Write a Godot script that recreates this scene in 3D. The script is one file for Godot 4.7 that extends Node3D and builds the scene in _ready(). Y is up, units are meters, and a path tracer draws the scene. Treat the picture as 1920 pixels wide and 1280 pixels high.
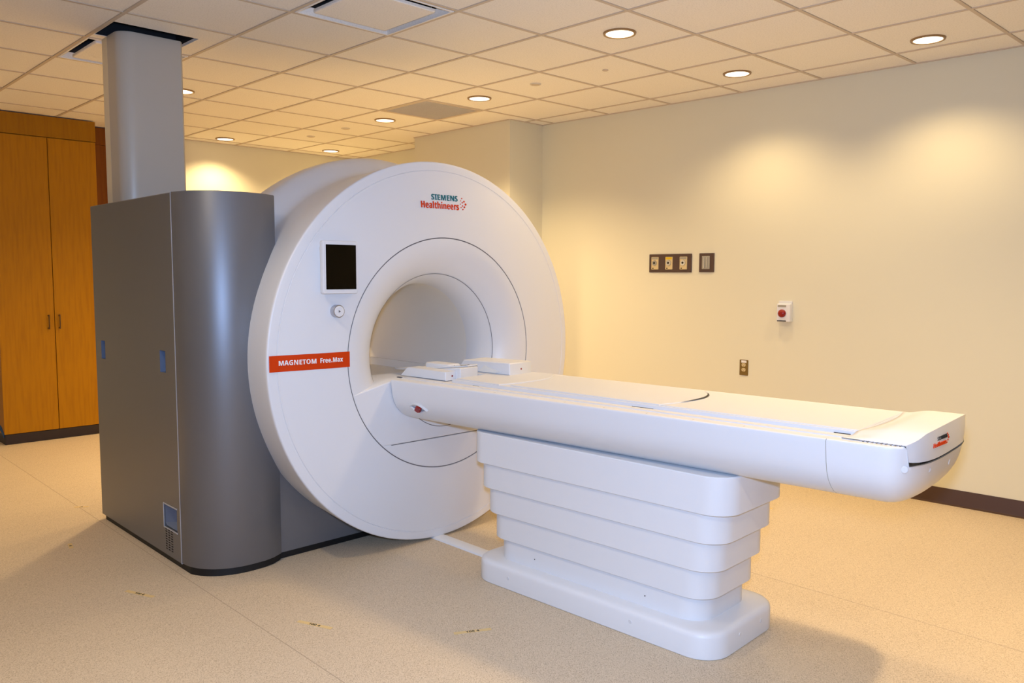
extends Node3D
# An imaging suite: scanner, docked patient table, electronics cabinet with cable tower, under a lay-in tile ceiling.
# x runs along the right-hand wall, z away from it, y up; the floor is y = 0.

const CEIL := 2.764
const GX := 1.70          # plane of the scanner's front
const GY := 1.018         # height of the bore axis
const GZ := 2.42          # z of the bore axis

var M := {}
var taken := {}

func _ready() -> void:
	# ---- camera, environment, lights that do not belong to a fitting
	var cam := Camera3D.new()
	cam.name = "camera"
	cam.fov = 45.73
	cam.near = 0.05
	cam.far = 60.0
	add_child(cam)
	cam.basis = Basis(Vector3.UP, deg_to_rad(45.828)) * Basis(Vector3.RIGHT, deg_to_rad(-4.753)) * Basis(Vector3.BACK, deg_to_rad(0.164))
	cam.position = Vector3(5.0426, 1.44, 5.1742)
	cam.current = true
	var we := WorldEnvironment.new()
	we.name = "world_environment"
	var env := Environment.new()
	env.background_mode = Environment.BG_COLOR
	env.background_color = Color(0, 0, 0)
	env.ambient_light_source = Environment.AMBIENT_SOURCE_DISABLED
	env.tonemap_mode = Environment.TONE_MAPPER_LINEAR
	env.tonemap_exposure = 1.0
	env.sdfgi_enabled = true
	env.ssao_enabled = true
	env.ssil_enabled = true
	we.environment = env
	add_child(we)
	# the photographer's flash, a hand's breadth above the lens: cool against the warm downlights
	var flash := SpotLight3D.new()
	flash.name = "camera_flash"
	flash.light_color = Color(0.66, 0.79, 1.0)
	flash.light_energy = FLASH
	flash.light_size = 0.05
	flash.spot_range = 20.0
	flash.spot_attenuation = 2.0
	flash.spot_angle = 62.0
	flash.spot_angle_attenuation = 0.8
	flash.shadow_enabled = true
	add_child(flash)
	flash.basis = cam.basis
	flash.position = cam.position + cam.basis.y * 0.13 - cam.basis.z * 0.02
	materials()
	room()
	ceiling()
	scanner()
	cabinet_and_tower()
	patient_table()
	coils()
	wall_fittings()
	casework()
	floor_bits()
	downlights()

const FLASH := 9.5
const WARM := Color(1.0, 0.87, 0.66)
const LAMP := 3.3

# ---------------------------------------------------------------- mesh builder
class MB:
	var v := PackedVector3Array()
	var n := PackedVector3Array()
	func tri(a: Vector3, b: Vector3, c: Vector3, na: Vector3, nb: Vector3, nc: Vector3) -> void:
		var g := (b - a).cross(c - a)
		if g.length_squared() < 1e-16:
			return
		if g.dot(na + nb + nc) > 0.0:
			v.append_array([a, c, b]); n.append_array([na, nc, nb])
		else:
			v.append_array([a, b, c]); n.append_array([na, nb, nc])
	func quad(a: Vector3, b: Vector3, c: Vector3, d: Vector3, na: Vector3, nb: Vector3, nc: Vector3, nd: Vector3) -> void:
		tri(a, b, c, na, nb, nc)
		tri(a, c, d, na, nc, nd)
	func flat(a: Vector3, b: Vector3, c: Vector3, d: Vector3, k: Vector3) -> void:
		quad(a, b, c, d, k, k, k, k)
	func mesh() -> ArrayMesh:
		var arr := []
		arr.resize(Mesh.ARRAY_MAX)
		arr[Mesh.ARRAY_VERTEX] = v
		arr[Mesh.ARRAY_NORMAL] = n
		var m := ArrayMesh.new()
		m.add_surface_from_arrays(Mesh.PRIMITIVE_TRIANGLES, arr)
		return m

	# A polygon (local x, y) swept along local z through rings of (inset, height).
	func prism(pts: PackedVector2Array, rings: Array, xf: Transform3D = Transform3D.IDENTITY, caps := true) -> void:
		var area := 0.0
		for i in pts.size():
			area += pts[i].cross(pts[(i + 1) % pts.size()])
		var p := pts.duplicate()
		if area < 0.0:
			p.reverse()
		var m := p.size()
		var en := PackedVector2Array()
		for i in m:
			var e := (p[(i + 1) % m] - p[i]).normalized()
			en.append(Vector2(e.y, -e.x))
		var miter := PackedVector2Array()
		for i in m:
			var a := en[(i + m - 1) % m]
			var b := en[i]
			miter.append((a + b) / maxf(1.0 + a.dot(b), 0.3))
		var pos := []
		for r in rings:
			var row := PackedVector2Array()
			for i in m:
				row.append(p[i] - miter[i] * r.x)
			pos.append(row)
		var seg := []
		for k in rings.size() - 1:
			var d: Vector2 = rings[k + 1] - rings[k]
			seg.append(Vector2(d.y, d.x).normalized())
		for k in rings.size() - 1:
			var lo: Vector2 = seg[k]
			var hi: Vector2 = seg[k]
			if k > 0 and seg[k - 1].dot(seg[k]) > 0.76:
				lo = (seg[k - 1] + seg[k]).normalized()
			if k < seg.size() - 1 and seg[k + 1].dot(seg[k]) > 0.76:
				hi = (seg[k + 1] + seg[k]).normalized()
			for i in m:
				var j := (i + 1) % m
				var ni := en[i]
				var nj := en[i]
				if en[(i + m - 1) % m].dot(en[i]) > 0.76:
					ni = (en[(i + m - 1) % m] + en[i]).normalized()
				if en[j].dot(en[i]) > 0.76:
					nj = (en[j] + en[i]).normalized()
				var A: Vector3 = xf * Vector3(pos[k][i].x, pos[k][i].y, rings[k].y)
				var B: Vector3 = xf * Vector3(pos[k][j].x, pos[k][j].y, rings[k].y)
				var C: Vector3 = xf * Vector3(pos[k + 1][j].x, pos[k + 1][j].y, rings[k + 1].y)
				var D: Vector3 = xf * Vector3(pos[k + 1][i].x, pos[k + 1][i].y, rings[k + 1].y)
				quad(A, B, C, D, xf.basis * Vector3(ni.x * lo.x, ni.y * lo.x, lo.y), xf.basis * Vector3(nj.x * lo.x, nj.y * lo.x, lo.y), xf.basis * Vector3(nj.x * hi.x, nj.y * hi.x, hi.y), xf.basis * Vector3(ni.x * hi.x, ni.y * hi.x, hi.y))
		if caps:
			for e in [0, rings.size() - 1]:
				var row: PackedVector2Array = pos[e]
				var t := Geometry2D.triangulate_polygon(row)
				var k3: Vector3 = xf.basis * Vector3(0, 0, -1.0 if e == 0 else 1.0)
				for q in range(0, t.size(), 3):
					var h: float = rings[e].y
					tri(xf * Vector3(row[t[q]].x, row[t[q]].y, h), xf * Vector3(row[t[q + 1]].x, row[t[q + 1]].y, h), xf * Vector3(row[t[q + 2]].x, row[t[q + 2]].y, h), k3, k3, k3)

	# A box with softened edges.
	func box(a: Vector3, b: Vector3, bev := 0.0, xf: Transform3D = Transform3D.IDENTITY) -> void:
		var lo := Vector3(minf(a.x, b.x), minf(a.y, b.y), minf(a.z, b.z))
		var hi := Vector3(maxf(a.x, b.x), maxf(a.y, b.y), maxf(a.z, b.z))
		var pts := MB.rrect(lo.x, lo.y, hi.x, hi.y, bev, 1)
		var rings := [Vector2(0, lo.z), Vector2(0, hi.z)]
		if bev > 0.0:
			rings = [Vector2(bev, lo.z), Vector2(0, lo.z + bev), Vector2(0, hi.z - bev), Vector2(bev, hi.z)]
		prism(pts, rings, xf)

	static func rrect(x0: float, y0: float, x1: float, y1: float, r: float, steps := 6) -> PackedVector2Array:
		if r <= 0.0:
			return PackedVector2Array([Vector2(x0, y0), Vector2(x1, y0), Vector2(x1, y1), Vector2(x0, y1)])
		var out := PackedVector2Array()
		for c in [[x1 - r, y0 + r, -90.0], [x1 - r, y1 - r, 0.0], [x0 + r, y1 - r, 90.0], [x0 + r, y0 + r, 180.0]]:
			for s in steps + 1:
				var a := deg_to_rad(c[2] + 90.0 * s / steps)
				out.append(Vector2(c[0] + r * cos(a), c[1] + r * sin(a)))
		return out

	static func disc(c: Vector2, r: float, steps := 24) -> PackedVector2Array:
		var out := PackedVector2Array()
		for s in steps:
			out.append(c + Vector2.from_angle(TAU * s / steps) * r)
		return out

	# Profile of (x, r) turned about an axis parallel to x; outward is to the left of its direction. mod(x, r, up) may change the radius.
	func lathe(prof: Array, cy: float, cz: float, segs := 96, mod = null, from := 0.0, to := TAU) -> void:
		var rows := []
		for q in prof:
			var row := PackedVector3Array()
			for s in segs + 1:
				var a := from + (to - from) * s / segs
				var r: float = q.y
				if mod != null:
					r = mod.call(q.x, r, cos(a), sin(a))
				row.append(Vector3(q.x, cy + r * cos(a), cz + r * sin(a)))
			rows.append(row)
		var dirs := []
		for k in prof.size() - 1:
			var d: Vector2 = (prof[k + 1] - prof[k]).normalized()
			dirs.append(Vector2(-d.y, d.x))
		for k in prof.size() - 1:
			var lo: Vector2 = dirs[k]
			var hi: Vector2 = dirs[k]
			if k > 0 and dirs[k - 1].dot(dirs[k]) > 0.7:
				lo = (dirs[k - 1] + dirs[k]).normalized()
			if k < dirs.size() - 1 and dirs[k + 1].dot(dirs[k]) > 0.7:
				hi = (dirs[k + 1] + dirs[k]).normalized()
			for s in segs:
				var a0 := from + (to - from) * s / segs
				var a1 := from + (to - from) * (s + 1) / segs
				quad(rows[k][s], rows[k][s + 1], rows[k + 1][s + 1], rows[k + 1][s],
					Vector3(lo.x, lo.y * cos(a0), lo.y * sin(a0)), Vector3(lo.x, lo.y * cos(a1), lo.y * sin(a1)),
					Vector3(hi.x, hi.y * cos(a1), hi.y * sin(a1)), Vector3(hi.x, hi.y * cos(a0), hi.y * sin(a0)))

	# A sheet through rows of points; up tells on which side its face lies (a direction, or away from a point).
	func sheet(rows: Array, up: Vector3, away := false, closed := false) -> void:
		var nr := rows.size()
		var nc: int = rows[0].size()
		var nn := []
		for i in nr:
			var line := PackedVector3Array()
			for j in nc:
				var du: Vector3 = rows[mini(i + 1, nr - 1)][j] - rows[maxi(i - 1, 0)][j]
				var dv: Vector3
				if closed:
					dv = rows[i][(j + 1) % nc] - rows[i][(j + nc - 1) % nc]
				else:
					dv = rows[i][mini(j + 1, nc - 1)] - rows[i][maxi(j - 1, 0)]
				var k := du.cross(dv).normalized()
				var want: Vector3 = (rows[i][j] - up) if away else up
				line.append(-k if k.dot(want) < 0.0 else k)
			nn.append(line)
		for i in nr - 1:
			for j in (nc if closed else nc - 1):
				var b := (j + 1) % nc
				quad(rows[i][j], rows[i][b], rows[i + 1][b], rows[i + 1][j], nn[i][j], nn[i][b], nn[i + 1][b], nn[i + 1][j])

	# A wall in the local xy plane, facing +z, with rectangular holes [x0, y0, x1, y1, depth]; the hole floors go to backs.
	func pierced(x0: float, y0: float, x1: float, y1: float, holes: Array, xf: Transform3D, backs: MB) -> void:
		var xs := [x0, x1]
		var ys := [y0, y1]
		for h in holes:
			for q in [h[0], h[2]]:
				if not xs.has(q): xs.append(q)
			for q in [h[1], h[3]]:
				if not ys.has(q): ys.append(q)
		xs.sort()
		ys.sort()
		var z := xf.basis * Vector3.BACK
		for i in xs.size() - 1:
			for j in ys.size() - 1:
				var cx: float = (xs[i] + xs[i + 1]) / 2.0
				var cy: float = (ys[j] + ys[j + 1]) / 2.0
				var inside := false
				for h in holes:
					if cx > h[0] and cx < h[2] and cy > h[1] and cy < h[3]:
						inside = true
				if not inside:
					flat(xf * Vector3(xs[i], ys[j], 0), xf * Vector3(xs[i + 1], ys[j], 0), xf * Vector3(xs[i + 1], ys[j + 1], 0), xf * Vector3(xs[i], ys[j + 1], 0), z)
		for h in holes:
			var d: float = -h[4]
			var q := [Vector3(h[0], h[1], 0), Vector3(h[2], h[1], 0), Vector3(h[2], h[3], 0), Vector3(h[0], h[3], 0)]
			var e := Vector3(0, 0, d)
			var mid := Vector3((h[0] + h[2]) / 2.0, (h[1] + h[3]) / 2.0, 0)
			for s in 4:
				var a: Vector3 = q[s]
				var b: Vector3 = q[(s + 1) % 4]
				var inw := (mid - (a + b) / 2.0).normalized()
				backs.flat(xf * a, xf * b, xf * (b + e), xf * (a + e), xf.basis * inw)
			backs.flat(xf * (q[0] + e), xf * (q[1] + e), xf * (q[2] + e), xf * (q[3] + e), z)

# ---------------------------------------------------------------- nodes and tags
func numbered(called: String) -> String:
	if not taken.has(called):
		taken[called] = 0
		return called
	taken[called] += 1
	return "%s_%03d" % [called, taken[called]]

func obj(called: String, mb, mat: Material, parent: Node = self) -> MeshInstance3D:
	var o := MeshInstance3D.new()
	o.mesh = mb.mesh() if mb is MB else mb
	o.material_override = mat
	if parent == self:
		o.name = numbered(called)
		add_child(o)
	else:
		o.name = called
		parent.add_child(o, true)
	return o

func thing(called: String, label: String, category: String, at := Vector3.ZERO, group := "") -> Node3D:
	var o := Node3D.new()
	o.name = numbered(called)
	add_child(o)
	o.position = at
	return tag(o, label, category, group)

func tag(o: Node3D, label: String, category: String, group := "") -> Node3D:
	o.set_meta("label", label)
	o.set_meta("category", category)
	if group != "":
		o.set_meta("group", group)
	return o

func struct(called: String, label: String, category: String, mb = null, mat: Material = null) -> Node3D:
	var o: Node3D
	if mb == null:
		o = Node3D.new()
		o.name = called
		add_child(o)
	else:
		o = obj(called, mb, mat)
	o.set_meta("kind", "structure")
	return tag(o, label, category)

func dup(root: Node3D, at: Vector3, label: String, group := "") -> Node3D:
	var r: Node3D = root.duplicate()
	var base := String(root.name)
	r.name = numbered(base)
	add_child(r)
	r.position = at
	r.set_meta("label", label)
	if group != "":
		r.set_meta("group", group)
	return r

func lettering(called: String, words: String, width: float, height: float, depth: float, mat: Material, parent: Node, xf: Transform3D, bold := true) -> MeshInstance3D:
	var t := TextMesh.new()
	var f := SystemFont.new()
	f.font_names = PackedStringArray(["Droid Sans"])
	f.font_weight = 700 if bold else 400
	t.font = f
	t.text = words
	t.font_size = 64
	t.pixel_size = 0.01
	t.depth = 0.2
	var box := t.get_aabb()
	var o := MeshInstance3D.new()
	o.name = called
	o.mesh = t
	o.material_override = mat
	parent.add_child(o, true)
	var s := Vector3(width / box.size.x, height / box.size.y, depth / box.size.z)
	var mid := box.position + box.size / 2.0
	o.transform = xf * Transform3D(Basis.from_scale(s), -mid * s)
	return o

# ---------------------------------------------------------------- materials
func plain(r: float, g: float, b: float, rough := 0.5, metal := 0.0, spec := 0.5) -> StandardMaterial3D:
	var m := StandardMaterial3D.new()
	m.albedo_color = Color(r, g, b)
	m.roughness = rough
	m.metallic = metal
	m.metallic_specular = spec
	return m

func noise_tex(seed_: int, freq: float, size: int, stops: Array, octaves := 3, kind := FastNoiseLite.TYPE_SIMPLEX_SMOOTH) -> NoiseTexture2D:
	var n := FastNoiseLite.new()
	n.seed = seed_
	n.noise_type = kind
	n.frequency = freq
	n.fractal_octaves = octaves
	var t := NoiseTexture2D.new()
	t.width = size
	t.height = size
	t.seamless = true
	t.noise = n
	var g := Gradient.new()
	var off := PackedFloat32Array()
	var col := PackedColorArray()
	for s in stops:
		off.append(s[0])
		col.append(s[1])
	g.offsets = off
	g.colors = col
	t.color_ramp = g
	return t

func materials() -> void:
	M.shell = plain(0.90, 0.90, 0.90, 0.38)
	M.shell_matt = plain(0.87, 0.87, 0.87, 0.5)
	M.liner = plain(0.925, 0.91, 0.875, 0.5)
	M.seam = plain(0.42, 0.41, 0.42, 0.7)
	M.dark = plain(0.02, 0.02, 0.025, 0.6)
	M.black = plain(0.006, 0.006, 0.007, 0.12)
	M.silver = plain(0.49, 0.495, 0.51, 0.44, 0.58)
	M.silver.normal_enabled = false
	M.tower = plain(0.77, 0.74, 0.68, 0.42, 0.1)
	M.tower_strip = plain(0.93, 0.88, 0.75, 0.5)
	M.edge = plain(0.72, 0.74, 0.78, 0.35, 0.3)
	M.pull = plain(0.36, 0.42, 0.52, 0.5)
	M.orange = plain(0.83, 0.24, 0.0, 0.55, 0.0, 0.3)
	M.teal = plain(0.0, 0.42, 0.45, 0.55)
	M.ink = plain(0.05, 0.07, 0.06, 0.6)
	M.white_ink = plain(0.95, 0.95, 0.95, 0.6)
	M.red = plain(0.55, 0.03, 0.03, 0.3)
	M.chrome = plain(0.75, 0.75, 0.77, 0.25, 0.9)
	M.wall = plain(0.88, 0.86, 0.76, 0.75)
	M.base = plain(0.27, 0.17, 0.11, 0.5)
	M.toe = plain(0.14, 0.08, 0.06, 0.5)
	M.tile = plain(0.96, 0.94, 0.90, 0.9)
	M.tile.albedo_texture = noise_tex(9, 0.18, 256, [[0.0, Color(0.93, 0.93, 0.93)], [0.45, Color(1, 1, 1)], [1.0, Color(1, 1, 1)]], 2)
	M.tile.uv1_triplanar = true
	M.tile.uv1_world_triplanar = true
	M.tile.uv1_scale = Vector3(2.1, 2.1, 2.1)
	M.tee = plain(0.80, 0.74, 0.66, 0.6)
	M.vinyl = plain(0.92, 0.93, 0.95, 0.55)
	M.vinyl.albedo_texture = noise_tex(3, 0.30, 512, [[0.0, Color(0.62, 0.53, 0.42)], [0.28, Color(0.78, 0.69, 0.56)], [0.42, Color(0.87, 0.78, 0.645)], [0.62, Color(0.90, 0.81, 0.675)], [0.80, Color(0.94, 0.86, 0.73)], [1.0, Color(0.98, 0.91, 0.80)]], 2, FastNoiseLite.TYPE_VALUE_CUBIC)
	M.vinyl.uv1_triplanar = true
	M.vinyl.uv1_world_triplanar = true
	M.vinyl.uv1_scale = Vector3(2.3, 2.3, 2.3)
	M.weld = plain(0.70, 0.62, 0.52, 0.6)
	M.wood = plain(0.68, 0.46, 0.0, 0.5, 0.0, 0.3)
	M.wood.albedo_texture = noise_tex(21, 0.02, 512, [[0.0, Color(0.92, 0.90, 0.88)], [0.4, Color(0.97, 0.96, 0.95)], [0.7, Color(1, 1, 1)], [1.0, Color(0.97, 0.96, 0.95)]], 5)
	M.wood.uv1_triplanar = true
	M.wood.uv1_world_triplanar = true
	M.wood.uv1_scale = Vector3(3.0, 0.22, 3.0)
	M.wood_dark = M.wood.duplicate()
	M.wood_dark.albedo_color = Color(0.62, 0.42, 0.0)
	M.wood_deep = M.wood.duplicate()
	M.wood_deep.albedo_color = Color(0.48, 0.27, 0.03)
	M.bronze = plain(0.40, 0.30, 0.18, 0.4, 0.6)
	M.plate = plain(0.30, 0.22, 0.19, 0.55)
	M.plate_grey = plain(0.62, 0.60, 0.54, 0.5)
	M.brass = plain(0.52, 0.43, 0.24, 0.4, 0.6)
	M.cream = plain(0.82, 0.74, 0.55, 0.5)
	M.yellow = plain(0.85, 0.72, 0.10, 0.5)
	M.tape = plain(0.86, 0.75, 0.52, 0.8)
	M.blue_tape = plain(0.06, 0.30, 0.52, 0.7)
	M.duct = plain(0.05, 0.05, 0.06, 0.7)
	M.grille = plain(0.84, 0.81, 0.75, 0.6)
	M.lens = plain(0.9, 0.88, 0.8, 0.4)
	M.lens.emission_enabled = true
	M.lens.emission = Color(1.0, 0.97, 0.88)
	M.lens.emission_energy_multiplier = 2.2
	M.trim = plain(0.62, 0.50, 0.34, 0.35, 0.5)

# ---------------------------------------------------------------- the room
func wall_z(x: float) -> float:
	return -0.175 - 0.039 * (x - 0.44)

func room() -> void:
	var fl := struct("floor", "tan speckled sheet vinyl floor with welded seams", "floor")
	var cuts := [-0.7, 1.672, 3.680, 5.68, 8.1]
	for k in cuts.size() - 1:
		var mb := MB.new()
		mb.box(Vector3(-3.3, -0.06, cuts[k] + 0.002), Vector3(8.1, 0.0, cuts[k + 1] - 0.002))
		obj("vinyl_sheet", mb, M.vinyl, fl)
		if k > 0:
			mb = MB.new()
			mb.box(Vector3(-3.3, -0.06, cuts[k] - 0.002), Vector3(8.1, -0.0006, cuts[k] + 0.002))
			obj("weld_seam", mb, M.weld, fl)
	var mb := MB.new()
	mb.box(Vector3(-3.3, -0.2, -0.7), Vector3(8.1, -0.06, 8.1))
	obj("subfloor", mb, M.weld, fl)
	# right wall, a hair out of square with the ceiling grid
	var xz := PackedVector2Array([Vector2(-0.06, wall_z(-0.06)), Vector2(8.1, wall_z(8.1)), Vector2(8.1, -0.7), Vector2(-0.06, -0.7)])
	struct("wall_right", "long cream painted wall behind the patient table", "wall", extrude_y(xz, -0.1, 3.3), M.wall)
	xz = PackedVector2Array([Vector2(-1.40, 0.25), Vector2(-0.06, 0.25), Vector2(-0.06, -0.7), Vector2(-1.40, -0.7)])
	struct("wall_corner", "boxed-out cream wall section at the far corner behind the scanner", "wall", extrude_y(xz, -0.1, 3.3), M.wall)
	xz = PackedVector2Array([Vector2(-3.3, -0.16), Vector2(-1.40, -0.16), Vector2(-1.40, -0.7), Vector2(-3.3, -0.7)])
	struct("wall_recess", "short cream wall set back beyond the boxed-out section", "wall", extrude_y(xz, -0.1, 3.3), M.wall)
	xz = PackedVector2Array([Vector2(-3.1, -0.16), Vector2(-3.1, 8.1), Vector2(-3.3, 8.1), Vector2(-3.3, -0.16)])
	struct("wall_back", "far cream wall with a bright downlight scallop", "wall", extrude_y(xz, -0.1, 3.3), M.wall)
	xz = PackedVector2Array([Vector2(-3.1, 8.0), Vector2(8.0, 8.0), Vector2(8.0, 8.2), Vector2(-3.1, 8.2)])
	struct("wall_left", "cream wall on the near left side out of view", "wall", extrude_y(xz, -0.1, 3.3), M.wall)
	xz = PackedVector2Array([Vector2(8.0, wall_z(8.0)), Vector2(8.2, wall_z(8.0)), Vector2(8.2, 8.2), Vector2(8.0, 8.2)])
	struct("wall_front", "cream wall behind the photographer", "wall", extrude_y(xz, -0.1, 3.3), M.wall)
	# cove base along the right wall: a brown strip with a small toe
	mb = MB.new()
	var along := Vector3(1, 0, -0.039).normalized()
	var out := Vector3(0.039, 0, 1).normalized()
	var xf := Transform3D(Basis(out, Vector3.UP, out.cross(Vector3.UP)), Vector3(-0.06, 0, wall_z(-0.06)))
	var prof := PackedVector2Array([Vector2(-0.01, 0.0), Vector2(0.018, 0.0), Vector2(0.018, 0.004), Vector2(0.010, 0.008), Vector2(0.006, 0.018), Vector2(0.005, 0.098), Vector2(0.003, 0.102), Vector2(-0.01, 0.102)])
	mb.prism(prof, [Vector2(0, 0.0), Vector2(0, -8.06 if (xf.basis.z.x < 0.0) else 8.06)], xf)
	struct("baseboard_right", "dark brown vinyl cove base along the right wall", "baseboard", mb, M.base)
	mb = MB.new()
	mb.box(Vector3(-3.1, 0, -0.15), Vector3(-3.092, 0.1, 1.9))
	struct("baseboard_back", "dark brown vinyl cove base along the far wall", "baseboard", mb, M.base)

func extrude_y(xz: PackedVector2Array, y0: float, y1: float, rings := []) -> MB:
	var mb := MB.new()
	# local (x, y, z) of the prism -> world (x, z, y)
	var xf := Transform3D(Basis(Vector3.RIGHT, Vector3.BACK, Vector3.UP), Vector3.ZERO)
	if rings.is_empty():
		rings = [Vector2(0, y0), Vector2(0, y1)]
	mb.prism(xz, rings, xf)
	return mb

# grid lines of the ceiling
func grid(i: float, j: float) -> Vector2:
	return Vector2(0.0778 + 0.5967 * i - 0.0116 * j, 0.0701 - 0.00528 * i + 0.5940 * j)

func ceiling() -> void:
	var c := struct("ceiling", "lay-in ceiling of square white tiles in a metal grid", "ceiling")
	var roomp := PackedVector2Array([Vector2(-3.1, -0.16), Vector2(-1.40, -0.16), Vector2(-1.40, 0.25), Vector2(-0.06, 0.25), Vector2(-0.06, wall_z(-0.06)), Vector2(8.0, wall_z(8.0)), Vector2(8.0, 8.0), Vector2(-3.1, 8.0)])
	var skip := ["-1,1", "2,4", "-1,5"]          # return grille and two air diffusers
	var g := 0.0085
	for i in range(-6, 8):
		for j in range(-1, 8):
			if skip.has("%d,%d" % [i, j]):
				continue
			var sq := PackedVector2Array([grid(i, j) + Vector2(g, g), grid(i + 1, j) + Vector2(-g, g), grid(i + 1, j + 1) + Vector2(-g, -g), grid(i, j + 1) + Vector2(g, -g)])
			for poly in Geometry2D.intersect_polygons(sq, roomp):
				if i == 0 and j == 5:
					cut_tile(poly, c)
					continue
				obj("ceiling_tile", extrude_y(poly, 0, 0, [Vector2(0.004, CEIL + 0.003), Vector2(0, CEIL + 0.006), Vector2(0, CEIL + 0.02)]), M.tile, c)
	for far in [[8.0, -1.0, 14.0, 14.0], [-6.0, 8.0, 8.0, 14.0]]:
		var sq := PackedVector2Array([grid(far[0], far[1]), grid(far[2], far[1]), grid(far[2], far[3]), grid(far[0], far[3])])
		for poly in Geometry2D.intersect_polygons(sq, roomp):
			obj("ceiling_panel", extrude_y(poly, CEIL + 0.003, CEIL + 0.02), M.tile, c)
	var w := 0.0095
	for j in range(0, 9):
		var a := grid(-6.5, j)
		var b := grid(8, j)
		for poly in Geometry2D.intersect_polygons(PackedVector2Array([a + Vector2(0, -w), b + Vector2(0, -w), b + Vector2(0, w), a + Vector2(0, w)]), roomp):
			obj("tee_bar", extrude_y(poly, CEIL - 0.001, CEIL + 0.008), M.tee, c)
	for i in range(-5, 9):
		var a := grid(i, -1)
		var b := grid(i, 8)
		for poly in Geometry2D.intersect_polygons(PackedVector2Array([a + Vector2(-w, 0), b + Vector2(-w, 0), b + Vector2(w, 0), a + Vector2(w, 0)]), roomp):
			obj("tee_bar", extrude_y(poly, CEIL - 0.0005, CEIL + 0.008), M.tee, c)
	# wall angle round the edge
	for k in roomp.size():
		var a := roomp[k]
		var b := roomp[(k + 1) % roomp.size()]
		var d := (b - a).normalized()
		var n := Vector2(-d.y, d.x) * 0.016
		obj("wall_angle", extrude_y(PackedVector2Array([a, b, b + n - d * 0.002, a + n + d * 0.002]), CEIL - 0.002, CEIL + 0.008), M.tee, c)
	var mb := MB.new()
	mb.box(Vector3(-3.3, 3.2, -0.7), Vector3(8.2, 3.35, 8.2))
	obj("deck", mb, M.duct, c)

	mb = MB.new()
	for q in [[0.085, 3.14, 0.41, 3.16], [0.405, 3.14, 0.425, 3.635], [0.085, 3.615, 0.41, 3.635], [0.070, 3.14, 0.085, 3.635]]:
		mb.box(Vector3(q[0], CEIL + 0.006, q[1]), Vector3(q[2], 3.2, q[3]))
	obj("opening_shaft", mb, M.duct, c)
	diffuser(2, 4, "square plaque air diffuser at the top edge of the photo", "air diffuser")
	diffuser(-1, 5, "square plaque air diffuser half hidden behind the cable tower", "air diffuser")
	# return grille
	var o := grid(-1, 1)
	var t := thing("return_grille", "square grey egg-crate return air grille flush in the ceiling", "grille", Vector3(o.x + 0.2925, CEIL, o.y + 0.294))
	var h := 0.287
	mb = MB.new()
	for s in [-1, 1]:
		mb.box(Vector3(-h, -0.003, s * h), Vector3(h, 0.015, s * (h - 0.02)), 0.002)
		mb.box(Vector3(s * h, -0.003, -h + 0.02), Vector3(s * (h - 0.02), 0.015, h - 0.02), 0.002)
	obj("frame", mb, M.tee, t)
	mb = MB.new()
	for k in range(-21, 22):
		var q := k * 0.0127
		mb.box(Vector3(q - 0.0012, 0.001, -0.267), Vector3(q + 0.0012, 0.012, 0.267))
		mb.box(Vector3(-0.267, 0.001, q - 0.0012), Vector3(0.267, 0.012, q + 0.0012))
	var core := obj("egg_crate_core", mb, M.grille, t)
	core.set_meta("kind", "stuff")
	mb = MB.new()
	mb.box(Vector3(-h, 0.013, -h), Vector3(h, 0.02, h))
	obj("backing", mb, M.grille, t)
	# small round plates in the ceiling
	var cap := thing("sprinkler_cover", "larger round sprinkler cover plate in a ceiling tile near the right wall", "cover plate", Vector3(0.997, CEIL + 0.003, 1.022), "sprinkler cover plates")
	mb = MB.new()
	mb.prism(MB.disc(Vector2.ZERO, 0.040), [Vector2(0.004, -0.007), Vector2(0, -0.004), Vector2(0, 0.002)], Transform3D(Basis(Vector3.RIGHT, Vector3.BACK, Vector3.UP), Vector3.ZERO))
	obj("cover_disc", mb, M.grille, cap)
	mb = MB.new()
	mb.prism(MB.disc(Vector2.ZERO, 0.028), [Vector2(0, -0.009), Vector2(0, -0.006)], Transform3D(Basis(Vector3.RIGHT, Vector3.BACK, Vector3.UP), Vector3.ZERO))
	obj("cover_rim", mb, M.tee, cap)
	dup(cap, Vector3(-2.053, CEIL + 0.003, 1.009), "farthest round sprinkler cover plate, in the ceiling above the back of the scanner", "sprinkler cover plates")
	dup(cap, Vector3(-1.44, CEIL + 0.003, 1.009), "round sprinkler cover plate beyond the return grille, nearer than the farthest one", "sprinkler cover plates")
	var small := thing("sensor_cover", "small pale round cover in the tile between two near downlights", "cover plate", Vector3(1.588, CEIL + 0.003, 0.977))
	mb = MB.new()
	mb.prism(MB.disc(Vector2.ZERO, 0.020), [Vector2(0.003, -0.006), Vector2(0, -0.003), Vector2(0, 0.002)], Transform3D(Basis(Vector3.RIGHT, Vector3.BACK, Vector3.UP), Vector3.ZERO))
	obj("cover_disc", mb, M.tee, small)

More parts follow.
